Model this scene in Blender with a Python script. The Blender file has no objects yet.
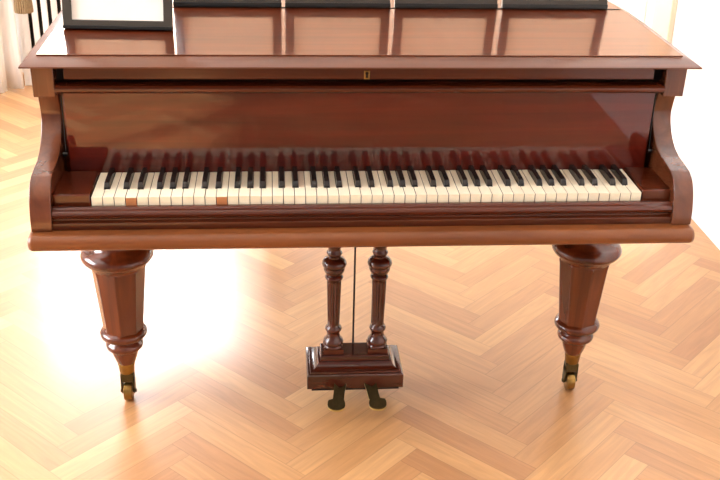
import bpy, bmesh, math, random
from mathutils import Vector, Matrix
random.seed(7)
SC = bpy.context.scene
COL = SC.collection
PI = math.pi

# ------------------------------------------------------------ materials
def lin(c):
    return tuple(((v/255)/12.92 if v/255 <= .04045 else ((v/255+.055)/1.055)**2.4) for v in c) + (1,)

def new_mat(name):
    m = bpy.data.materials.new(name); m.use_nodes = True
    nt = m.node_tree; b = nt.nodes['Principled BSDF']
    return m, nt, b

def plain(name, rgb, rough=.5, metal=0, spec=.5, noise=0.0, nscale=8, sheen=0):
    m, nt, b = new_mat(name)
    b.inputs['Base Color'].default_value = lin(rgb)
    b.inputs['Roughness'].default_value = rough
    b.inputs['Metallic'].default_value = metal
    b.inputs['Specular IOR Level'].default_value = spec
    if noise:
        tc = nt.nodes.new('ShaderNodeTexCoord'); n = nt.nodes.new('ShaderNodeTexNoise')
        n.inputs['Scale'].default_value = nscale; n.inputs['Detail'].default_value = 4
        nt.links.new(tc.outputs['Object'], n.inputs['Vector'])
        r = nt.nodes.new('ShaderNodeMapRange')
        r.inputs['To Min'].default_value = 1-noise; r.inputs['To Max'].default_value = 1+noise
        nt.links.new(n.outputs['Fac'], r.inputs['Value'])
        h = nt.nodes.new('ShaderNodeHueSaturation'); h.inputs['Color'].default_value = lin(rgb)
        nt.links.new(r.outputs['Result'], h.inputs['Value'])
        nt.links.new(h.outputs['Color'], b.inputs['Base Color'])
    return m

def wood(name, dark, light, axis='x', rough=.25, ior=1.5, coat=0.0, coat_ior=1.5, freq=1.0, contrast=1.0, bump=.0):
    m, nt, b = new_mat(name)
    tc = nt.nodes.new('ShaderNodeTexCoord')
    mp = nt.nodes.new('ShaderNodeMapping')
    s = {'x': (1.2, 22, 22), 'y': (22, 1.2, 22), 'z': (22, 22, 1.2)}[axis]
    mp.inputs['Scale'].default_value = tuple(v*freq for v in s)
    nt.links.new(tc.outputs['Object'], mp.inputs['Vector'])
    n1 = nt.nodes.new('ShaderNodeTexNoise'); n1.inputs['Scale'].default_value = 1.0
    n1.inputs['Detail'].default_value = 5; n1.inputs['Roughness'].default_value = .6; n1.inputs['Distortion'].default_value = .6
    nt.links.new(mp.outputs['Vector'], n1.inputs['Vector'])
    n2 = nt.nodes.new('ShaderNodeTexNoise'); n2.inputs['Scale'].default_value = 3.0; n2.inputs['Detail'].default_value = 2
    nt.links.new(tc.outputs['Object'], n2.inputs['Vector'])
    mx = nt.nodes.new('ShaderNodeMath'); mx.operation = 'MULTIPLY_ADD'
    mx.inputs[1].default_value = .7
    m3 = nt.nodes.new('ShaderNodeMath'); m3.operation = 'MULTIPLY'; m3.inputs[1].default_value = .3
    nt.links.new(n2.outputs['Fac'], m3.inputs[0])
    nt.links.new(n1.outputs['Fac'], mx.inputs[0]); nt.links.new(m3.outputs[0], mx.inputs[2])
    r = nt.nodes.new('ShaderNodeValToRGB')
    r.color_ramp.elements[0].position = .5-.16/contrast; r.color_ramp.elements[0].color = lin(dark)
    r.color_ramp.elements[1].position = .5+.16/contrast; r.color_ramp.elements[1].color = lin(light)
    nt.links.new(mx.outputs[0], r.inputs['Fac'])
    nt.links.new(r.outputs['Color'], b.inputs['Base Color'])
    b.inputs['Roughness'].default_value = rough
    b.inputs['IOR'].default_value = ior
    b.inputs['Coat Weight'].default_value = coat
    b.inputs['Coat Roughness'].default_value = .04; b.inputs['Coat IOR'].default_value = coat_ior
    if bump:
        bp = nt.nodes.new('ShaderNodeBump'); bp.inputs['Strength'].default_value = bump; bp.inputs['Distance'].default_value = .001
        nt.links.new(n1.outputs['Fac'], bp.inputs['Height']); nt.links.new(bp.outputs['Normal'], b.inputs['Normal'])
    return m

M_CASE = wood('mahogany_case', (60, 22, 9), (94, 40, 17), 'x', .22, 1.4, .4)
M_FALL = wood('mahogany_fallboard', (56, 8, 3), (98, 22, 7), 'x', .4, 1.2, 1, 1.58)  # deeper red mahogany, with the fallboard's shade put into the colour
M_FALL.node_tree.nodes['Principled BSDF'].inputs['Coat Roughness'].default_value = .015
M_KEYBED = wood('mahogany_keybed', (98, 52, 23), (132, 76, 37), 'x', .35, 1.45, .1)
M_LID = wood('mahogany_lid', (70, 25, 9), (104, 44, 19), 'x', .4, 1.2, 0)
def varnish(m, ior, tint, rough):
    nt = m.node_tree; out = nt.nodes['Material Output']; b = nt.nodes['Principled BSDF']
    g = nt.nodes.new('ShaderNodeBsdfGlossy'); g.inputs['Color'].default_value = tint; g.inputs['Roughness'].default_value = rough
    f = nt.nodes.new('ShaderNodeFresnel'); f.inputs['IOR'].default_value = ior
    mx = nt.nodes.new('ShaderNodeMixShader')
    nt.links.new(f.outputs[0], mx.inputs[0]); nt.links.new(b.outputs[0], mx.inputs[1]); nt.links.new(g.outputs[0], mx.inputs[2])
    nt.links.new(mx.outputs[0], out.inputs['Surface'])
varnish(M_LID, 1.95, (1, .70, .50, 1), .07)       # amber shellac
M_EDGE = wood('mahogany_moulding', (76, 38, 20), (108, 60, 34), 'x', .35, 1.4, .15)
M_ARM = wood('mahogany_arm', (74, 36, 19), (112, 61, 34), 'z', .25, 1.45, .4)
M_LEG = wood('mahogany_leg', (66, 24, 9), (114, 50, 21), 'z', .2, 1.45, .5)
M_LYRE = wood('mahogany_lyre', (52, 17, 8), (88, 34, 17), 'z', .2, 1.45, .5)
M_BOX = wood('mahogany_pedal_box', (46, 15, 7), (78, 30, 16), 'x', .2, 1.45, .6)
M_IVORY = plain('ivory', (253, 244, 217), .3, noise=.05, nscale=25)
M_BARE = plain('bare_key_wood', (196, 130, 82), .6, noise=.15, nscale=60)
M_STAIN = plain('greyed_ivory', (214, 196, 172), .4)
M_KEYSIDE = plain('shaded_key_side_wood', (84, 58, 38), .8)  # wooden key sides, darkened to put seam shade into the colour
M_EBONY = plain('ebony', (22, 17, 15), .25)
M_BRASS = plain('aged_brass', (150, 120, 66), .35, 1, noise=.35, nscale=60)
M_DARKBRASS = plain('worn_dark_brass', (88, 78, 48), .45, .8, noise=.4, nscale=70)
M_RIMBRASS = plain('bright_brass_edge', (196, 176, 110), .3, .9)
M_IRON = plain('dark_iron', (38, 34, 32), .5, .3)
M_BLACK = plain('black_frame_edge', (14, 14, 15), .35)
M_FRAME = plain('charcoal_frame', (58, 53, 45), .5, noise=.08, nscale=30)
M_PAPER = plain('cream_paper', (254, 250, 240), .7)
M_BACKB = plain('fibreboard_back', (120, 90, 60), .8)
M_GAPSHADE = plain('gap_shade', (20, 12, 10), .9)  # near-black colour standing for shade in gaps and under parts
M_WALL = plain('white_wall_paint', (250, 249, 248), .75, noise=.015, nscale=3)
M_CREAM = plain('cream_casing_paint', (240, 226, 200), .55, noise=.01)
M_WHITE = plain('white_gloss_paint', (242, 240, 236), .4, noise=.01)
M_RADC = plain('cream_slat_paint', (253, 249, 243), .5, noise=.02)
M_TASSEL = plain('tan_fringe', (150, 126, 92), .9, noise=.35, nscale=90)

def curtain_mat():
    m, nt, b = new_mat('sheer_cream_cloth')
    b.inputs['Base Color'].default_value = lin((254, 249, 243)); b.inputs['Roughness'].default_value = .9
    t = nt.nodes.new('ShaderNodeBsdfTranslucent'); t.inputs['Color'].default_value = lin((254, 248, 242))
    mx = nt.nodes.new('ShaderNodeMixShader'); mx.inputs[0].default_value = .35
    w = nt.nodes.new('ShaderNodeTexNoise'); w.inputs['Scale'].default_value = 220
    bp = nt.nodes.new('ShaderNodeBump'); bp.inputs['Strength'].default_value = .15
    nt.links.new(w.outputs['Fac'], bp.inputs['Height']); nt.links.new(bp.outputs['Normal'], b.inputs['Normal'])
    nt.links.new(b.outputs[0], mx.inputs[1]); nt.links.new(t.outputs[0], mx.inputs[2])
    nt.links.new(mx.outputs[0], nt.nodes['Material Output'].inputs['Surface'])
    return m
M_CURT = curtain_mat()

def glass_mat(name='window_glass'):
    m, nt, b = new_mat(name)
    t = nt.nodes.new('ShaderNodeBsdfTransparent'); g = nt.nodes.new('ShaderNodeBsdfGlossy')
    g.inputs['Roughness'].default_value = .02
    f = nt.nodes.new('ShaderNodeFresnel'); f.inputs['IOR'].default_value = 1.45
    mx = nt.nodes.new('ShaderNodeMixShader')
    ge = nt.nodes.new('ShaderNodeNewGeometry'); iv = nt.nodes.new('ShaderNodeMath'); iv.operation = 'SUBTRACT'; iv.inputs[0].default_value = 1
    ml = nt.nodes.new('ShaderNodeMath'); ml.operation = 'MULTIPLY'     # no total internal reflection in the thin pane
    nt.links.new(ge.outputs['Backfacing'], iv.inputs[1]); nt.links.new(iv.outputs[0], ml.inputs[0]); nt.links.new(f.outputs[0], ml.inputs[1])
    nt.links.new(ml.outputs[0], mx.inputs[0]); nt.links.new(t.outputs[0], mx.inputs[1]); nt.links.new(g.outputs[0], mx.inputs[2])
    nt.links.new(mx.outputs[0], nt.nodes['Material Output'].inputs['Surface'])
    return m
M_GLASS = glass_mat()

# parquet: plank tone from a per-face attribute, grain along each plank's own UV
def parquet_mat():
    m, nt, b = new_mat('oak_parquet')
    L = nt.links
    uv = nt.nodes.new('ShaderNodeUVMap'); uv.uv_map = 'UVMap'
    at = nt.nodes.new('ShaderNodeAttribute'); at.attribute_name = 'tone'; at.attribute_type = 'GEOMETRY'
    sx = nt.nodes.new('ShaderNodeSeparateXYZ'); L.new(uv.outputs[0], sx.inputs[0])
    cb = nt.nodes.new('ShaderNodeCombineXYZ')
    a1 = nt.nodes.new('ShaderNodeMath'); a1.operation = 'MULTIPLY'; a1.inputs[1].default_value = 3.5
    a2 = nt.nodes.new('ShaderNodeMath'); a2.operation = 'MULTIPLY'; a2.inputs[1].default_value = 42
    a3 = nt.nodes.new('ShaderNodeMath'); a3.operation = 'MULTIPLY'; a3.inputs[1].default_value = 97
    L.new(sx.outputs[0], a1.inputs[0]); L.new(sx.outputs[1], a2.inputs[0]); L.new(at.outputs['Fac'], a3.inputs[0])
    L.new(a1.outputs[0], cb.inputs[0]); L.new(a2.outputs[0], cb.inputs[1]); L.new(a3.outputs[0], cb.inputs[2])
    n = nt.nodes.new('ShaderNodeTexNoise'); n.inputs['Scale'].default_value = 1; n.inputs['Detail'].default_value = 6
    n.inputs['Roughness'].default_value = .55; n.inputs['Distortion'].default_value = 1.6
    L.new(cb.outputs[0], n.inputs['Vector'])
    # plank tone
    r = nt.nodes.new('ShaderNodeValToRGB'); e = r.color_ramp.elements
    e[0].position = 0; e[0].color = lin((183, 131, 84)); e[1].position = 1; e[1].color = lin((213, 165, 112))
    k = r.color_ramp.elements.new(.35); k.color = lin((194, 143, 92))
    k = r.color_ramp.elements.new(.75); k.color = lin((202, 152, 99))
    L.new(at.outputs['Fac'], r.inputs['Fac'])
    g = nt.nodes.new('ShaderNodeMapRange'); g.inputs['From Min'].default_value = .3; g.inputs['From Max'].default_value = .7
    g.inputs['To Min'].default_value = .84; g.inputs['To Max'].default_value = 1.08
    L.new(n.outputs['Fac'], g.inputs['Value'])
    # seams: v in [0,w], u in [0,l] stored in metres
    def edge(src, size):
        h = nt.nodes.new('ShaderNodeMath'); h.operation = 'SUBTRACT'; h.inputs[0].default_value = size
        L.new(src, h.inputs[1])
        mn = nt.nodes.new('ShaderNodeMath'); mn.operation = 'MINIMUM'
        L.new(src, mn.inputs[0]); L.new(h.outputs[0], mn.inputs[1]); return mn.outputs[0]
    mn = nt.nodes.new('ShaderNodeMath'); mn.operation = 'MINIMUM'
    L.new(edge(sx.outputs[0], PL), mn.inputs[0]); L.new(edge(sx.outputs[1], PW), mn.inputs[1])
    s = nt.nodes.new('ShaderNodeMapRange'); s.inputs['From Min'].default_value = .0002; s.inputs['From Max'].default_value = .0016
    s.inputs['To Min'].default_value = .72; s.inputs['To Max'].default_value = 1
    L.new(mn.outputs[0], s.inputs['Value'])
    mm = nt.nodes.new('ShaderNodeMath'); mm.operation = 'MULTIPLY'
    L.new(g.outputs[0], mm.inputs[0]); L.new(s.outputs[0], mm.inputs[1])
    vm = nt.nodes.new('ShaderNodeVectorMath'); vm.operation = 'SCALE'
    L.new(r.outputs['Color'], vm.inputs[0]); L.new(mm.outputs[0], vm.inputs['Scale'])
    L.new(vm.outputs[0], b.inputs['Base Color'])
    b.inputs['IOR'].default_value = 1.5
    rr = nt.nodes.new('ShaderNodeMapRange'); rr.inputs['To Min'].default_value = .44; rr.inputs['To Max'].default_value = .48; b.inputs['Coat Weight'].default_value = .55; b.inputs['Coat Roughness'].default_value = .2; b.inputs['Coat IOR'].default_value = 1.5
    L.new(n.outputs['Fac'], rr.inputs['Value']); L.new(rr.outputs[0], b.inputs['Roughness'])
    bp = nt.nodes.new('ShaderNodeBump'); bp.inputs['Strength'].default_value = .04; bp.inputs['Distance'].default_value = .002
    L.new(mm.outputs[0], bp.inputs['Height']); L.new(bp.outputs['Normal'], b.inputs['Normal'])
    return m
PW, PL = .0665, .40
M_FLOOR = parquet_mat()

# ------------------------------------------------------------ mesh helpers
def BM(): return bmesh.new()

def box(bm, x0, x1, y0, y1, z0, z1, mi=0):
    vs = [bm.verts.new(p) for p in ((x0,y0,z0),(x1,y0,z0),(x1,y1,z0),(x0,y1,z0),(x0,y0,z1),(x1,y0,z1),(x1,y1,z1),(x0,y1,z1))]
    for f in ((0,3,2,1),(4,5,6,7),(0,1,5,4),(1,2,6,5),(2,3,7,6),(3,0,4,7)):
        bm.faces.new([vs[i] for i in f]).material_index = mi

def prism_x(bm, prof, x0, x1, mi=0):
    a = [bm.verts.new((x0, y, z)) for y, z in prof]; b = [bm.verts.new((x1, y, z)) for y, z in prof]
    n = len(prof)
    bm.faces.new(a).material_index = mi; bm.faces.new(b[::-1]).material_index = mi
    for i in range(n):
        j = (i+1) % n
        bm.faces.new((a[i], b[i], b[j], a[j])).material_index = mi

def prism_z(bm, out, z0, z1, mi=0):
    a = [bm.verts.new((x, y, z0)) for x, y in out]; b = [bm.verts.new((x, y, z1)) for x, y in out]
    n = len(out)
    bm.faces.new(a[::-1]).material_index = mi; bm.faces.new(b).material_index = mi
    for i in range(n):
        j = (i+1) % n
        bm.faces.new((a[i], a[j], b[j], b[i])).material_index = mi

def loft(bm, rings, mi=0):
    """closed loops of equal length, first and last capped"""
    R = [[bm.verts.new(p) for p in r] for r in rings]; n = len(rings[0])
    for k in range(len(R)-1):
        for i in range(n):
            j = (i+1) % n
            bm.faces.new((R[k][i], R[k][j], R[k+1][j], R[k+1][i])).material_index = mi
    bm.faces.new(R[0][::-1]).material_index = mi; bm.faces.new(R[-1]).material_index = mi

def lathe(bm, prof, cx, cy, seg=40, mi=0, ph=0, flute=None):
    rings = []
    for r, z in prof:
        ring = []
        for i in range(seg):
            a = ph + 2*PI*i/seg; rr = r
            if flute and flute[0] <= z <= flute[1]: rr = r*(1 - flute[3]*(.5+.5*math.cos(flute[2]*a))**1.5)
            ring.append((cx+rr*math.cos(a), cy+rr*math.sin(a), z))
        rings.append(ring)
    loft(bm, rings, mi)

def tube(bm, pts, r, seg=10, mi=0):
    rings = []
    for i, p in enumerate(pts):
        p = Vector(p); d = (Vector(pts[min(i+1, len(pts)-1)]) - Vector(pts[max(i-1, 0)])).normalized()
        u = d.orthogonal().normalized() if i == 0 else (u - d*u.dot(d)).normalized()
        v = d.cross(u)
        rings.append([tuple(p + (u*math.cos(2*PI*k/seg)+v*math.sin(2*PI*k/seg))*r) for k in range(seg)])
    loft(bm, rings, mi)

def arc(cx, cy, r, a0, a1, n):
    return [(cx+r*math.cos(math.radians(a0+(a1-a0)*i/n)), cy+r*math.sin(math.radians(a0+(a1-a0)*i/n))) for i in range(n+1)]

def spline(P, n=6):
    out = []
    for i in range(len(P)-1):
        p0 = P[max(i-1, 0)]; p1 = P[i]; p2 = P[i+1]; p3 = P[min(i+2, len(P)-1)]
        for k in range(n):
            t = k/n
            out.append(tuple(.5*((2*b)+(-a+c)*t+(2*a-5*b+4*c-d)*t*t+(-a+3*b-3*c+d)*t**3) for a, b, c, d in zip(p0, p1, p2, p3)))
    out.append(tuple(P[-1])); return out

def wpos(o):
    v = Vector(o.location); p = o.parent
    while p: v += p.location; p = p.parent
    return v

def obj(name, bm, mats, parent=None, bevel=0, smooth=True, angle=35, origin=None, label=None):
    """one mesh object from a bmesh in world coordinates; origin at the base of its bounds"""
    bmesh.ops.recalc_face_normals(bm, faces=bm.faces[:])
    co = [v.co for v in bm.verts]
    lo = Vector((min(c.x for c in co), min(c.y for c in co), min(c.z for c in co)))
    hi = Vector((max(c.x for c in co), max(c.y for c in co), max(c.z for c in co)))
    og = Vector(origin) if origin else Vector(((lo.x+hi.x)/2, (lo.y+hi.y)/2, lo.z))
    bmesh.ops.translate(bm, vec=-og, verts=bm.verts[:])
    if smooth:
        for f in bm.faces: f.smooth = True
        for e in bm.edges:
            if len(e.link_faces) == 2 and e.calc_face_angle(0) > math.radians(angle): e.smooth = False
    me = bpy.data.meshes.new(name); bm.to_mesh(me); bm.free()
    for m in (mats if isinstance(mats, (list, tuple)) else [mats]): me.materials.append(m)
    o = bpy.data.objects.new(name, me); COL.objects.link(o)
    o.parent = parent
    o.location = og - (wpos(parent) if parent else Vector())
    if bevel:
        b = o.modifiers.new('bevel', 'BEVEL'); b.width = bevel; b.segments = 2; b.limit_method = 'ANGLE'; b.angle_limit = math.radians(40)
    if label: o['label'] = label
    return o

def thing(name, label, cat, loc=(0, 0, 0), group=None):
    o = bpy.data.objects.new(name, None); COL.objects.link(o); o.location = loc; o.empty_display_size = .05
    o['label'] = label; o['category'] = cat
    if group: o['group'] = group
    return o

def tag(o, label, cat, group=None):
    o['label'] = label; o['category'] = cat
    if group: o['group'] = group
    return o

def struct(o): o['kind'] = 'structure'; return o

def dup_tree(o, parent, delta=None):
    c = o.copy(); COL.objects.link(c); c.parent = parent
    if delta: c.location = Vector(o.location) + Vector(delta)
    for ch in list(o.children):
        if ch.name != c.name: dup_tree(ch, c)
    return c

# ------------------------------------------------------------ the room
X0, X1, YF, YB, ZC = -3.0, 1.95, -4.6, 3.35, 3.0
def build_floor():
    bm = BM(); uvl = bm.loops.layers.uv.new('UVMap'); tl = bm.faces.layers.float.new('tone')
    ox, oy = 1.011, -.111
    ca = math.sqrt(.5)
    def W(a, b): return (ox + (a-b)*ca, oy + (a+b)*ca)
    def clip_poly(poly, uv):
        # Sutherland-Hodgman against the room rectangle, carrying uv
        pts = list(zip(poly, uv))
        for ax, lim, sg in ((0, X0, 1), (0, X1, -1), (1, YF, 1), (1, YB, -1)):
            out = []
            for i in range(len(pts)):
                (p, pu), (q, qu) = pts[i], pts[(i+1) % len(pts)]
                dp = (p[ax]-lim)*sg; dq = (q[ax]-lim)*sg
                if dp >= 0: out.append((p, pu))
                if (dp > 0 and dq < 0) or (dp < 0 and dq > 0):
                    t = dp/(dp-dq)
                    out.append((tuple(p[k]+(q[k]-p[k])*t for k in (0, 1)), tuple(pu[k]+(qu[k]-pu[k])*t for k in (0, 1))))
            pts = out
            if len(pts) < 3: return []
        return pts
    w, L = PW, PL
    for n in range(-10, 6):
        for k in range(-60, 80):
            for H in (0, 1):
                if H: a0, b0, a1, b1 = k*w+n*L, k*w-n*L, k*w+n*L+L, k*w-n*L+w
                else: a0, b0, a1, b1 = k*w+n*L+L, (k+1)*w-L-n*L, k*w+n*L+L+w, (k+1)*w-n*L
                q = [W(a0, b0), W(a1, b0), W(a1, b1), W(a0, b1)]
                uv = [(0, 0), (L, 0), (L, w), (0, w)] if H else [(0, 0), (0, w), (L, w), (L, 0)]
                cx = sum(p[0] for p in q)/4; cy = sum(p[1] for p in q)/4
                if not (X0-.4 < cx < X1+.4 and YF-.4 < cy < YB+.4): continue
                pts = clip_poly(q, uv)
                if not pts: continue
                try: f = bm.faces.new([bm.verts.new((p[0], p[1], 0)) for p, _ in pts])
                except ValueError: continue
                f[tl] = random.random()
                for lp, (_, u) in zip(f.loops, pts): lp[uvl].uv = u
    for f in bm.faces:
        if f.normal.z < 0: f.normal_flip()
    me = bpy.data.meshes.new('floor'); bm.to_mesh(me); bm.free(); me.materials.append(M_FLOOR)
    o = bpy.data.objects.new('floor', me); COL.objects.link(o); return struct(o)
build_floor()

# window opening in the back wall
WX0, WX1, WZ0, WZ1 = -1.35, .18, .88, 2.0
bm = BM()
T = .22
box(bm, X0-T, WX0, YB, YB+T, 0, ZC); box(bm, WX1, X1+T, YB, YB+T, 0, ZC)
box(bm, WX0, WX1, YB, YB+T, 0, WZ0); box(bm, WX0, WX1, YB, YB+T, WZ1, ZC)
struct(obj('wall_back', bm, M_WALL))
bm = BM(); box(bm, X1, X1+.15, YF, YB, 0, ZC); struct(obj('wall_right', bm, M_WALL))
LY0, LY1, LZ0, LZ1 = -1.0, 1.4, .85, 2.5     # window in the left wall
bm = BM()
box(bm, X0-T, X0, YF, LY0, 0, ZC); box(bm, X0-T, X0, LY1, YB, 0, ZC)
box(bm, X0-T, X0, LY0, LY1, 0, LZ0); box(bm, X0-T, X0, LY0, LY1, LZ1, ZC)
struct(obj('wall_left', bm, M_WALL))
bm = BM(); box(bm, X0-T, X1+.15, YF, YB+T, ZC, ZC+.1); struct(obj('ceiling', bm, M_WALL))

def window(name, horiz, a0, a1, z0, z1, p, mull):
    root = bpy.data.objects.new(name, None); COL.objects.link(root); root['kind'] = 'structure'
    root.location = ((a0+a1)/2, p, z0) if horiz else (p, (a0+a1)/2, z0)
    def bx(bm, u0, u1, d0, d1, w0, w1):
        if horiz: box(bm, u0, u1, p+d0, p+d1, w0, w1)
        else: box(bm, p+d0, p+d1, u0, u1, w0, w1)
    bm = BM(); f = .06
    bx(bm, a0, a0+f, -.03, .03, z0, z1); bx(bm, a1-f, a1, -.03, .03, z0, z1)
    bx(bm, a0+f, a1-f, -.03, .03, z0, z0+f); bx(bm, a0+f, a1-f, -.03, .03, z1-f, z1)
    for i in range(1, mull):
        c = a0+(a1-a0)*i/mull; bx(bm, c-.03, c+.03, -.028, .028, z0+f, z1-f)
    obj('window_frame', bm, M_WHITE, root, .003)
    for i in range(mull):
        u0 = a0+(a1-a0)*i/mull+(.06 if i == 0 else .03); u1 = a0+(a1-a0)*(i+1)/mull-(.06 if i == mull-1 else .03)
        bm = BM(); bx(bm, u0, u1, -.003, .003, z0+f, z1-f); obj('pane', bm, M_GLASS, root)
window('window_1', True, WX0, WX1, WZ0, WZ1, YB+.12, 2)
window('window_2', False, LY0, LY1, LZ0, LZ1, X0-.12, 2)

# doorway on the right wall: wide cream casing and white door
root = bpy.data.objects.new('door_1', None); COL.objects.link(root); root['kind'] = 'structure'; root.location = (X1, 2.5, 0)
bm = BM(); box(bm, X1-.022, X1, 1.905, 2.09, 0, 2.22); box(bm, X1-.022, X1, 2.95, 3.13, 0, 2.22); box(bm, X1-.022, X1, 2.09, 2.95, 2.05, 2.22)
obj('door_casing', bm, M_CREAM, root, .003)
bm = BM(); box(bm, X1-.012, X1, 2.09, 2.95, .005, 2.05)
for z0, z1 in ((.2, .95), (1.1, 1.92)):
    for (u0, u1, w0, w1) in ((2.2, 2.84, z0, z0+.025), (2.2, 2.84, z1-.025, z1), (2.2, 2.225, z0, z1), (2.815, 2.84, z0, z1)):
        box(bm, X1-.02, X1-.012, u0, u1, w0, w1)
dl = obj('door_leaf', bm, M_WHITE, root, .002)
bm = BM(); tube(bm, [(X1-.012, 2.16, 1.0), (X1-.06, 2.16, 1.0), (X1-.065, 2.2, 1.0), (X1-.065, 2.27, 1.0)], .009); obj('door_handle', bm, M_BRASS, dl)

# ------------------------------------------------------------ radiator cover below the window
rc = thing('radiator_cover', 'cream painted slatted radiator cover under the window behind the piano', 'radiator cover', (-.2, 3.2, 0))
bm = BM()
RX0, RX1, RY, RZ = -.86, .5, 3.12, .84
box(bm, RX0, RX0+.02, RY+.02, YB-.002, 0, RZ); box(bm, RX1-.02, RX1, RY+.02, YB-.002, 0, RZ)
box(bm, RX0, RX1, RY, RY+.02, 0, .1); box(bm, RX0, RX1, RY, RY+.02, RZ-.06, RZ)
obj('cover_frame', bm, M_RADC, rc, .002)
bm = BM(); box(bm, RX0-.015, RX1+.015, RY-.02, YB-.002, RZ, RZ+.025); obj('cover_top', bm, M_RADC, rc, .004)
bm = BM(); box(bm, RX0+.021, RX1-.021, RY+.05, YB-.01, .03, RZ-.02); obj('slot_shade_core', bm, M_IRON, rc, .01, label='added dark core, its colour standing for shade between the slats')  # added dark filler: shade in the slots comes from its colour
first = None; k = 0; xs = -.838
while xs + .03 < RX1-.02:
    if first is None:
        bm = BM(); box(bm, xs, xs+.0285, RY+.001, RY+.019, .1, RZ-.06); first = obj('slat', bm, M_RADC, rc, .003); fx = xs
    else:
        c = first.copy(); COL.objects.link(c); c.parent = rc; c.location = first.location + Vector((xs-fx, 0, 0))
    xs += .0478

# ------------------------------------------------------------ curtain and tassel
def curtain(name, path, z0, z1, amp, waves, label, cat='curtain', hem=0):
    bm = BM(); P = [Vector(p) for p in path]; N = 160; rows = 14
    seg = [0]
    for i in range(1, len(P)): seg.append(seg[-1]+(P[i]-P[i-1]).length)
    def at(s):
        for i in range(1, len(P)):
            if s <= seg[i] or i == len(P)-1:
                t = (s-seg[i-1])/(seg[i]-seg[i-1]); d = (P[i]-P[i-1]).normalized()
                return P[i-1].lerp(P[i], t), Vector((-d.y, d.x))
    grid = []
    for r in range(rows+1):
        z = z0+(z1-z0)*r/rows; row = []
        for i in range(N+1):
            s = seg[-1]*i/N; p, n = at(s); f = 1-.25*r/rows
            off = amp*f*(math.sin(2*PI*waves*i/N + .5*math.sin(5*i/N+r*.15)) + .35*math.sin(2*PI*waves*2.3*i/N+1.2+r*.1))
            q = p + n*off
            row.append(bm.verts.new((q.x, q.y, z)))
        grid.append(row)
    for r in range(rows):
        for i in range(N): bm.faces.new((grid[r][i], grid[r][i+1], grid[r+1][i+1], grid[r+1][i]))
    o = obj(name, bm, M_CURT, angle=180)
    s = o.modifiers.new('thick', 'SOLIDIFY'); s.thickness = .0015
    return tag(o, label, cat)
curtain('curtain', [(-1.62, 2.86), (-1.2, 2.88), (-.98, 2.93), (-.93, 3.0), (-.86, 3.06)], .012, 2.2, .022, 9, 'cream sheer curtain hanging in folds to the floor at the left edge')
bm = BM(); tube(bm, [(-1.9, 2.98, 2.23), (.9, 2.98, 2.23)], .014, 12)
for x in (-1.9, .9): lathe(bm, [(.002, 2.20), (.022, 2.208), (.03, 2.23), (.022, 2.252), (.002, 2.26)], x, 2.98, 16)
for x in (-1.75, .75): box(bm, x-.01, x+.01, 2.98, YB, 2.22, 2.24)
tag(obj('curtain_rod', bm, M_BRASS), 'brass curtain rod fixed above the window', 'curtain rod')
bm = BM()
TX, TY = -.79, 2.975
lathe(bm, [(.044, .405), (.045, .415), (.043, .45), (.038, .50), (.030, .54), (.02, .555), (.027, .565), (.03, .585), (.022, .605), (.008, .615)], TX, TY, 72, flute=(0, .54, 24, .16))
tube(bm, [(TX, TY, .61), (TX, TY, .8), (TX-.03, TY-.01, .95), (TX-.12, TY-.03, 1.02)], .006)
tag(obj('curtain_tassel', bm, M_TASSEL), 'tan fringed tassel hanging in front of the cream curtain', 'tassel')

# ------------------------------------------------------------ the piano
CX = .58
piano = thing('grand_piano', 'polished red-brown mahogany grand piano on octagonal legs, standing on the parquet', 'piano', (CX, .6, 0))

# case body behind the keys: straight spine at the left, bent side at the right
def outline(inset, y_front):
    xl, xr = -.109, 1.267
    pts = [(xl, y_front), (xr, y_front)] + spline([(xr, y_front+.02), (xr, .5), (1.245, .68), (1.17, .85), (1.02, 1.02), (.86, 1.16), (.74, 1.31), (.64, 1.46), (.52, 1.57), (.34, 1.62), (.14, 1.61), (.0, 1.57), (-.07, 1.5), (xl, 1.38)], 5)[0:]
    # inset along normals
    n = len(pts); out = []
    for i in range(n):
        p = Vector(pts[i]); a = Vector(pts[i-1]); b = Vector(pts[(i+1) % n])
        d1 = (p-a); d2 = (b-p)
        d1 = d1.normalized() if d1.length > 1e-6 else d2.normalized(); d2 = d2.normalized() if d2.length > 1e-6 else d1
        n1 = Vector((-d1.y, d1.x)); n2 = Vector((-d2.y, d2.x)); nn = (n1+n2)
        nn = nn/max(nn.dot(n1), .5) if nn.length > 1e-6 else n1
        out.append(tuple(p+nn*inset))
    return out
bm = BM(); prism_z(bm, outline(.0, .176), .66, .982); obj('case', bm, M_CASE, piano, .003)

# keybed with rounded nose and rounded ends
prof = [(.6, .628), (-.03, .628)] + [(-.045+.015*0 - .018*math.sin(t), .645 - .018*math.cos(t)) for t in [i*PI/8 for i in range(9)]] + [(.6, .663)]
bm = BM(); prism_x(bm, prof, -.130, 1.288); obj('keybed', bm, M_KEYBED, piano, .008, label='lighter brown front rail of the keybed')

# arms
AP = [(.156, .912)] + spline([(.160, .897), (.168, .868), (.170, .847), (.158, .822), (.138, .801), (.114, .786), (.088, .778)], 5) [:-1] + spline([(.088, .7775), (.05, .773), (.018, .7685)], 4)[:-1] + spline([(.018, .7685), (-.004, .757), (-.020, .735), (-.029, .708), (-.033, .685), (-.033, .6635)], 5)
for x0, x1 in ((-.1245, -.0815), (1.2415, 1.2845)):
    bm = BM(); prism_x(bm, AP + [(.24, .6635), (.24, .908)], x0, x1)
    obj('arm', bm, M_ARM, piano, .0015)
for x0, x1 in ((-.1245, -.0785), (1.2385, 1.2845)):
    bm = BM(); prism_x(bm, [(.118, .9822), (.121, .905), (.24, .905), (.24, .9822)], x0, x1); obj('arm_block', bm, M_ARM, piano, .002)

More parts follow.
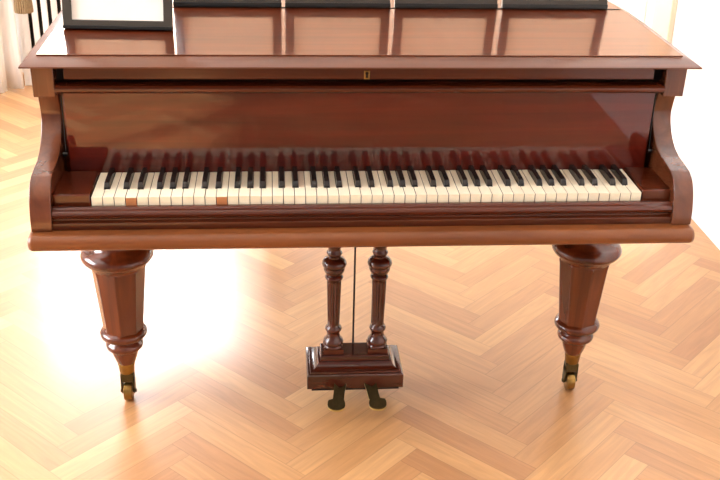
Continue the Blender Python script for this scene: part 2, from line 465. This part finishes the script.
# lid: moulded edge, panel, hinge
bm = BM()
ML = [(.165, .9685), (.107, .9685), (.096, .9705), (.089, .975), (.0865, .981), (.089, .9855), (.095, .989), (.104, .9985), (.106, 1.0)]
o_in = outline(-.0, .106)
def ring(inset, yf, z): return [(x, y, z) for x, y in outline(inset, yf)]
loft(bm, [ring(-.012, .104, .9825), ring(-.022, .092, .983), ring(-.0255, .0885, .9845), ring(-.0255, .0885, .9875), ring(-.021, .092, .9905), ring(-.012, .099, .9945), ring(-.002, .1045, .9985)])
obj('lid_moulding', bm, M_EDGE, piano, 0, angle=50, label='moulded edge of the lid')
FL = .533
ol = outline(.002, .108)
front = [p for p in ol if p[1] <= FL]; 
xR = 1.267-.002; xL = -.109+.002
bm = BM(); prism_z(bm, [(xL, .108), (xR, .108), (xR, .5), (1.2622, FL-.0012), (xL, FL-.0012)], .9986, 1.0015); lid_f = obj('lid', bm, M_LID, piano, .0008, label='glossy front flap of the lid')
back = [p for p in ol if p[1] > FL]
bm = BM(); prism_z(bm, [(xL, FL+.0012), (1.2622, FL+.0012)] + back, .9986, 1.0015); lid_b = obj('lid', bm, M_LID, piano, .0008, label='rear part of the lid behind the hinge')
bm = BM(); tube(bm, [(xL+.01, FL, 1.0012), (1.255, FL, 1.0012)], .0022, 8); obj('lid_hinge', bm, M_IRON, lid_f)

# lock rail under the lid edge, with the keyhole
LRX0, LRX1 = -.058, 1.212
bm = BM(); box(bm, LRX0, LRX1, .122, .165, .944, .9822); rail = obj('lock_rail', bm, M_CASE, piano, .0015)
bm = BM()
kx, kz = .580, .954
box(bm, kx-.0062, kx+.0062, .1204, .1222, kz-.0095, kz+.0095); 
plate = obj('keyhole_plate', bm, M_BRASS, rail, .001, label='small brass keyhole plate')
bm = BM(); box(bm, kx-.0024, kx+.0024, .1199, .1207, kz-.006, kz+.006)
tube(bm, [(kx, .1199, kz+.004), (kx, .1207, kz+.004)], .0034, 12)
obj('keyhole', bm, M_GAPSHADE, rail)
# filler with the gap's shade in its dark colour, and projecting strip
bm = BM(); box(bm, -.079, 1.239, .15, .165, .915, .982); obj('rail_backing', bm, M_GAPSHADE, piano, label='near-black backing, its colour standing for shade behind the lock rail')
bm = BM(); prism_x(bm, [(.16, .934), (.125, .934), (.116, .9315), (.1115, .926), (.112, .920), (.117, .915), (.125, .912), (.16, .912)], -.0785, 1.2385); obj('fallboard_strip', bm, M_CASE, piano, .001, label='projecting rounded strip along the top of the fallboard')
# fallboard
bm = BM(); prism_x(bm, [(.1395, .913), (.141, .713), (.165, .713), (.165, .913)], -.068, 1.228); fb = obj('fallboard', bm, M_FALL, piano, .002)
for x, s in ((-.0735, 1), (1.2335, -1)):
    bm = BM(); tube(bm, [(x, .150, .9), (x, .149, .82), (x, .140, .776)], .0014, 6); tube(bm, [(x-.005,   .135, .772), (x+.005,   .135, .772)], .005, 10)
    obj('fallboard_pivot', bm, M_EBONY, piano)

# key slip in front of the keys
SL = [(-.0035, .6635), (-.026, .6635), (-.026, .6785), (-.0225, .680), (-.0185, .683), (-.0185, .6855), (-.0225, .688), (-.0262, .692), (-.0275, .697), (-.0255, .702), (-.0215, .705), (-.0165, .7055), (-.014, .7075), (-.012, .7095), (-.0035, .7095)]
bm = BM(); prism_x(bm, SL, -.0812, 1.2412); obj('key_slip', bm, M_CASE, piano, .0006, label='moulded rail in front of the white keys')
# key blocks
for x0, x1 in ((-.0812, -.0050), (1.1795, 1.2412)):
    bm = BM(); box(bm, x0, x1, .001, .1385, .664, .732); obj('key_block', bm, M_CASE, piano, .0025)
bm = BM(); box(bm, -.0045, 1.179, .004, .1385, .664, .6985); obj('key_frame', bm, M_GAPSHADE, piano, label='dark frame beneath the keys')

# keys: 85 of them, fifty white and thirty-five black, lowest note A
K0 = -.003; KW = .02361; ZK = .7265
kinds = 'ABCDEFG'
boff = {'A': .0032, 'C': -.003, 'D': .003, 'F': -.0036, 'G': 0.0}     # black key after this white: centre offset
def has_black(k): return k in boff
BH = .0064
seqs = [kinds[i % 7] for i in range(50)]
blacks = {}
for i in range(49):
    if has_black(seqs[i]): blacks[i] = K0 + (i+1)*KW + boff[seqs[i]]
SHORT = {3, 11}          # fronts missing, bare wood
for i in range(50):
    x0 = K0 + i*KW + .0008; x1 = K0 + (i+1)*KW - .0008
    l = blacks[i-1]+BH+.0006 if (i-1) in blacks else x0
    r = blacks[i]-BH-.0006 if i in blacks else x1
    pts = [(x0, 0), (x1, 0), (x1, .0425)]
    if r < x1: pts += [(r, .0425)]
    pts += [(r, .1385), (l, .1385)]
    if l > x0: pts += [(l, .0425)]
    pts += [(x0, .0425)]
    dz = random.uniform(-.0005, .0005)
    bm = BM()
    body = [(x0+.0003, .0018), (x1-.0003, .0018)] + pts[2:]
    prism_z(bm, body, .699, ZK-.0022+dz, 2)
    prism_z(bm, pts, ZK-.0022+dz, ZK+dz, 0)
    box(bm, x0, x1, .0006, .0018, .703, ZK-.0022+dz, 1 if i in SHORT else 0)
    if i == 18: box(bm, l+.0002, r-.0002, .046, .1383, ZK-.001+dz, ZK+.00025+dz, 3)
    mats = [M_IVORY, M_BARE, M_KEYSIDE, M_STAIN]
    k = obj('white_key', bm, mats, piano, .0005, smooth=False)
    if i in SHORT: k['label'] = 'white key with bare brown wood on its front'
    if i == 18:
        k['label'] = 'white key with a greyed rear half'
for i, bx in blacks.items():
    bm = BM(); b0, b1, t0 = BH-.0002, BH-.0004, .0050
    y0, y1 = .0455, .1382
    def q(hw, ya, z): return [(bx-hw, ya, z), (bx+hw, ya, z), (bx+hw, y1, z), (bx-hw, y1, z)]
    loft(bm, [q(b0, y0, .7015), q(b1, y0, .728), q(b1, y0+.0005, .729), q(t0+.0004, y0+.0065, .7375), q(t0, y0+.009, .7388)])
    obj('black_key', bm, M_EBONY, piano, .0008, smooth=True, angle=30)

# legs: octagonal, tapering, with turned rings and brass caster
LX, LY = -.0135, .329
def make_leg(lx, ly):
    bm = BM()
    lathe(bm, [(.062, .6275), (.062, .60), (.070, .59), (.070, .575), (.060, .565), (.056, .535), (.054, .50), (.056, .47), (.064, .455), (.074, .452), (.080, .449), (.086, .443), (.0895, .435), (.0890, .429), (.084, .421), (.077, .416), (.071, .412), (.069, .408), (.067, .402)], lx, ly, 56)
    cap = bm
    leg = obj('leg', cap, M_LEG, piano, 0, angle=50, origin=(lx, ly, 0))
    bm = BM()
    pr = [(.0665, .408), (.0690, .400), (.0668, .388), (.0515, .228), (.0525, .220)]
    lathe(bm, pr, lx, ly, 8, ph=0)
    obj('octagonal_shaft', bm, M_LEG, leg, .0018, angle=25)
    bm = BM()
    pr = [(.044, .223), (.050, .2215), (.0575, .216), (.0600, .210), (.0588, .203), (.054, .1975), (.047, .195), (.041, .191), (.0385, .187), (.0405, .184), (.0455, .180), (.0480, .174), (.0468, .167), (.042, .162), (.0375, .160), (.0340, .157), (.0335, .153), (.0325, .148), (.0300, .138), (.0262, .126), (.0225, .118)]
    lathe(bm, pr, lx, ly, 48)
    obj('turned_foot', bm, M_LEG, leg, 0, angle=50)
    bm = BM(); lathe(bm, [(.0195, .118), (.022, .117), (.0225, .112), (.0205, .108), (.0195, .090), (.0175, .086), (.008, .084)], lx, ly, 32)
    obj('ferrule', bm, M_BRASS, leg, 0, angle=50)
    bm = BM()
    box(bm, lx-.0175, lx+.0175, ly-.012, ly+.012, .060, .084)
    for s in (-1, 1):
        xa, xb = (lx+s*.0135, lx+s*.0175)
        pr = [(ly-.012, .076), (ly-.012, .05), (ly-.009, .028), (ly-.003, .020), (ly+.006, .020), (ly+.012, .028), (ly+.014, .05), (ly+.012, .076)]
        prism_x(bm, pr, min(xa, xb), max(xa, xb))
    tube(bm, [(lx-.021, ly, .027), (lx+.021, ly, .027)], .005, 12)
    obj('caster_fork', bm, M_DARKBRASS, leg, .0008)
    bm = BM()
    rings = []
    for x, r in ((-.0115, .012), (-.0115, .022), (-.0095, .0262), (-.004, .0272), (.004, .0272), (.0095, .0262), (.0115, .022), (.0115, .012)):
        rings.append([(lx+x, ly+r*math.cos(2*PI*k/32), .0272+r*math.sin(2*PI*k/32)) for k in range(32)])
    loft(bm, rings); obj('caster_wheel', bm, M_BRASS, leg, 0, angle=50)
    return leg
leg = make_leg(LX, LY)
dup_tree(leg, piano, (1.1815+.0135, 0, 0))
dup_tree(leg, piano, (.36+.0135, 1.43-LY, .0))
# blocks joining the legs to the underside
bm = BM(); prism_z(bm, [(.28, 1.35), (.44, 1.35), (.44, 1.51), (.28, 1.51)], .6276, .66); obj('leg_block', bm, M_CASE, piano, .002)

# pedal lyre
PY = .319
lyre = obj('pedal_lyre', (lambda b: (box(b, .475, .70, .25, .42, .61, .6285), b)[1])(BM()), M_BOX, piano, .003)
pil_prof = [(.024, .612), (.024, .60), (.018, .59), (.0165, .50), (.0165, .47), (.020, .462), (.020, .452), (.0165, .448), (.0165, .440), (.0195, .437), (.0205, .433), (.0185, .429), (.016, .426), (.0165, .420), (.025, .416), (.030, .410), (.0318, .403), (.030, .397), (.0265, .393), (.0275, .389), (.0262, .383), (.0215, .374), (.0185, .370), (.0225, .3675), (.0235, .364), (.022, .360), (.0185, .357), (.0188, .350)] \
  + [(.0188-.0032*i/10, .350-.126*i/10) for i in range(1, 11)] + [(.0165, .221), (.0205, .218), (.0222, .213), (.0205, .208), (.0170, .205), (.0172, .194), (.0200, .186), (.0250, .181), (.0268, .175), (.0255, .169), (.0225, .166), (.0252, .163), (.0252, .160)]
for px_ in (.5285, .6445):
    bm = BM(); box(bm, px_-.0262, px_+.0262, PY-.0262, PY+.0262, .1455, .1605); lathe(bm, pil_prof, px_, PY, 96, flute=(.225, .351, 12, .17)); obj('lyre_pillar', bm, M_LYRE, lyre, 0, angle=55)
BX0, BX1, BY0, BY1 = .458, .710, .252, .40
def rr(i, z): return [(BX0+i, BY0+i*.9, z), (BX1-i, BY0+i*.9, z), (BX1-i, BY1-i*1.3, z), (BX0+i, BY1-i*1.3, z)]
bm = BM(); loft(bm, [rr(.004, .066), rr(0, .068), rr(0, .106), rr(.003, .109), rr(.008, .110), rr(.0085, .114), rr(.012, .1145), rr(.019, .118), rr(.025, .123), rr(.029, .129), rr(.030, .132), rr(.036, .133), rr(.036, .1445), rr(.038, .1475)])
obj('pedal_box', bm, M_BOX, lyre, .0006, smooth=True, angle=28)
bm = BM(); box(bm, .47, .70, .26, .40, .058, .0665); obj('box_underside', bm, M_GAPSHADE, lyre)
for px_ in (.583, .632):
    bm = BM(); tube(bm, [(px_, .345, .13), (px_, .345, .40), (px_, .345, .62)], .0026, 8); obj('pedal_rod', bm, M_IRON, lyre)
def pedal(px_, skew):
    bm = BM()
    out = [(-.0155, .30), (-.0155, .252), (-.0145, .23), (-.0145, .217)]
    L_ = [(x + skew*(.27-y)*.6, y) for x, y in out]
    # round toe
    cyt = .2035; cxt = skew*.05; R_ = .0225
    toe = [(cxt + R_*1.02*math.cos(math.radians(a)), cyt + R_*math.sin(math.radians(a))) for a in range(150, 391, 15)]
    Rr = [(-x + skew*(.27-y)*.6, y) for x, y in reversed(out)]
    loop = L_ + toe + Rr
    def zz(y): return .050 + .034*max(0, min(1, (y-.20)/.05))**1.2
    loft(bm, [[(px_+x, y, zz(y)-.006) for x, y in loop], [(px_+x, y, zz(y)-.001) for x, y in loop]], 1)
    loft(bm, [[(px_+x, y, zz(y)-.001) for x, y in loop], [(px_+x, y, zz(y)+.001) for x, y in loop]], 0)
    return obj('pedal', bm, [M_DARKBRASS, M_RIMBRASS], lyre, 0, angle=50)
pedal(.548, -.32); pedal(.6185, .42)

# ------------------------------------------------------------ picture frames on the lid
def frame(name, x0, x1, y, w_h, yaw, border, label, lean=12, z=1.0016, depth=.018):
    W_ = x1-x0; cx = (x0+x1)/2; H_ = w_h
    t = thing(name, label, 'picture frame', (cx, y, z), 'picture frames on the piano lid')
    t.rotation_euler = (0, 0, math.radians(yaw))
    la = math.radians(lean)
    def tr(bm):
        # lean back about the lower back edge, local frame coordinates (x, depth y, height z)
        bmesh.ops.rotate(bm, cent=(0, depth, 0), matrix=Matrix.Rotation(-la, 3, 'X'), verts=bm.verts[:])
        mn = min(v.co.z for v in bm.verts)
        return bm
    def put(nm, bm, m, bev=0, lab=None):
        bmesh.ops.recalc_face_normals(bm, faces=bm.faces[:])
        me = bpy.data.meshes.new(nm); bm.to_mesh(me); bm.free()
        for mm in (m if isinstance(m, list) else [m]): me.materials.append(mm)
        o = bpy.data.objects.new(nm, me); COL.objects.link(o); o.parent = t
        o.location.z = depth*math.sin(la)*0 
        if bev: b = o.modifiers.new('bevel', 'BEVEL'); b.width = bev; b.segments = 2; b.limit_method = 'ANGLE'
        if lab: o['label'] = lab
        return o
    lift = 0.0
    # frame moulding: charcoal face, black sides
    bm = BM(); h = W_/2; b = border
    o_ = [(-h, 0), (h, 0), (h, H_), (-h, H_)]; i_ = [(-h+b, b), (h-b, b), (h-b, H_-b), (-h+b, H_-b)]
    vo = [bm.verts.new((x, .002, zz)) for x, zz in o_]; vi = [bm.verts.new((x, 0.002, zz)) for x, zz in i_]
    ob = [bm.verts.new((x, depth, zz)) for x, zz in o_]; ib = [bm.verts.new((x, depth, zz)) for x, zz in i_]
    for k in range(4):
        j = (k+1) % 4
        bm.faces.new((vo[k], vo[j], vi[j], vi[k])).material_index = 0
        bm.faces.new((vo[k], ob[k], ob[j], vo[j])).material_index = 1
        bm.faces.new((vi[k], vi[j], ib[j], ib[k])).material_index = 0
        bm.faces.new((ob[k], ib[k], ib[j], ob[j])).material_index = 1
    put('frame_border', tr(bm), [M_FRAME, M_BLACK], .0012)
    bm = BM(); box(bm, -h+b*.7, h-b*.7, .008, .010, b*.7, H_-b*.7); put('paper', tr(bm), M_PAPER, lab='blank cream sheet' if yaw else None)
    bm = BM(); box(bm, -h+b*.5, h-b*.5, .0105, .0165, b*.5, H_-b*.5); put('backing_board', tr(bm), M_BACKB)
    bm = BM(); box(bm, -h-.0004, h+.0004, -.0015, .0015+depth, -.0004*0, .0075 if border < .02 else .0105); put('bottom_edge', tr(bm), M_BLACK, .001, 'black lower edge')
    # strut leg behind
    bm = BM()
    top = Vector((0, depth + H_*.55*math.sin(la), H_*.55*math.cos(la))); fy = depth+H_*.42
    loft(bm, [[(-.03, fy, 0.0005), (.03, fy, .0005), (.03, fy+.004, .0005), (-.03, fy+.004, .0005)], [(-.015, top.y, top.z), (.015, top.y, top.z), (.015, top.y+.004, top.z), (-.015, top.y+.004, top.z)]])
    put('easel_strut', bm, M_BLACK)
    return t
frame('picture_frame', -.087, .156, .300, .30, -3.4, .0195, 'leftmost and foremost charcoal frame on the lid, holding a blank cream sheet')
fl = [(.139, .402, 'dark frame at the hinge, partly behind the foremost frame'),
      (.411, .671, 'dark frame at the lid hinge, second from the left of the row of four'),
      (.682, .940, 'dark frame at the lid hinge, third from the left of the row of four'),
      (.953, 1.221, 'rightmost dark frame, nearest the curved side of the lid')]
for x0, x1, lb in fl: frame('picture_frame', x0, x1, .525, .27, 0, .0215, lb)

# ------------------------------------------------------------ light
def area(name, loc, rot, sx, sy, power, col=(1, 1, 1)):
    l = bpy.data.lights.new(name, 'AREA'); l.shape = 'RECTANGLE'; l.size = sx; l.size_y = sy; l.energy = power; l.color = col
    o = bpy.data.objects.new(name, l); COL.objects.link(o); o.location = loc; o.rotation_euler = rot; return o
# daylight outside the two windows
area('window_daylight', ((WX0+WX1)/2, YB+.35, (WZ0+WZ1)/2), (-PI/2, 0, 0), 1.75, 1.3, 168, (.9, .95, 1))
area('window_daylight', (X0-.35, (LY0+LY1)/2, (LZ0+LZ1)/2), (0, -PI/2, 0), 1.8, 2.7, 370, (.93, .96, 1))
sl = bpy.data.lights.new('sun', 'SUN'); sl.energy = 26; sl.angle = math.radians(2); sl.color = (1, .96, .9)
so = bpy.data.objects.new('sun', sl); COL.objects.link(so); so.location = (-6, 2, 4)
so.rotation_euler = Vector((.8, -.6, -.6)).to_track_quat('-Z', 'Y').to_euler()
w = bpy.data.worlds.new('world'); SC.world = w; w.use_nodes = True
bg = w.node_tree.nodes['Background']; bg.inputs[0].default_value = (1, .99, .98, 1); bg.inputs[1].default_value = .35

# ------------------------------------------------------------ camera
cd = bpy.data.cameras.new('camera'); cam = bpy.data.objects.new('camera', cd); COL.objects.link(cam)
r = Vector((0.9966624, -0.0780651, 0.0238807)); u = Vector((0.0122958, 0.4327375, 0.9014361)); f = Vector((0.0807048, 0.8981336, -0.4322530))
m = Matrix.Identity(4)
for i in range(3): m[i][0] = r[i]; m[i][1] = u[i]; m[i][2] = -f[i]
m.translation = Vector((0.380517, -2.037233, 1.600822)); cam.matrix_world = m
cd.sensor_width = 36; cd.lens = 1042.75*36/720; cd.clip_start = .05
SC.camera = cam
SC.view_settings.view_transform = 'Standard'; SC.view_settings.look = 'None'; SC.view_settings.gamma = 1; SC.view_settings.exposure = .1
SC.view_settings.use_curve_mapping = False
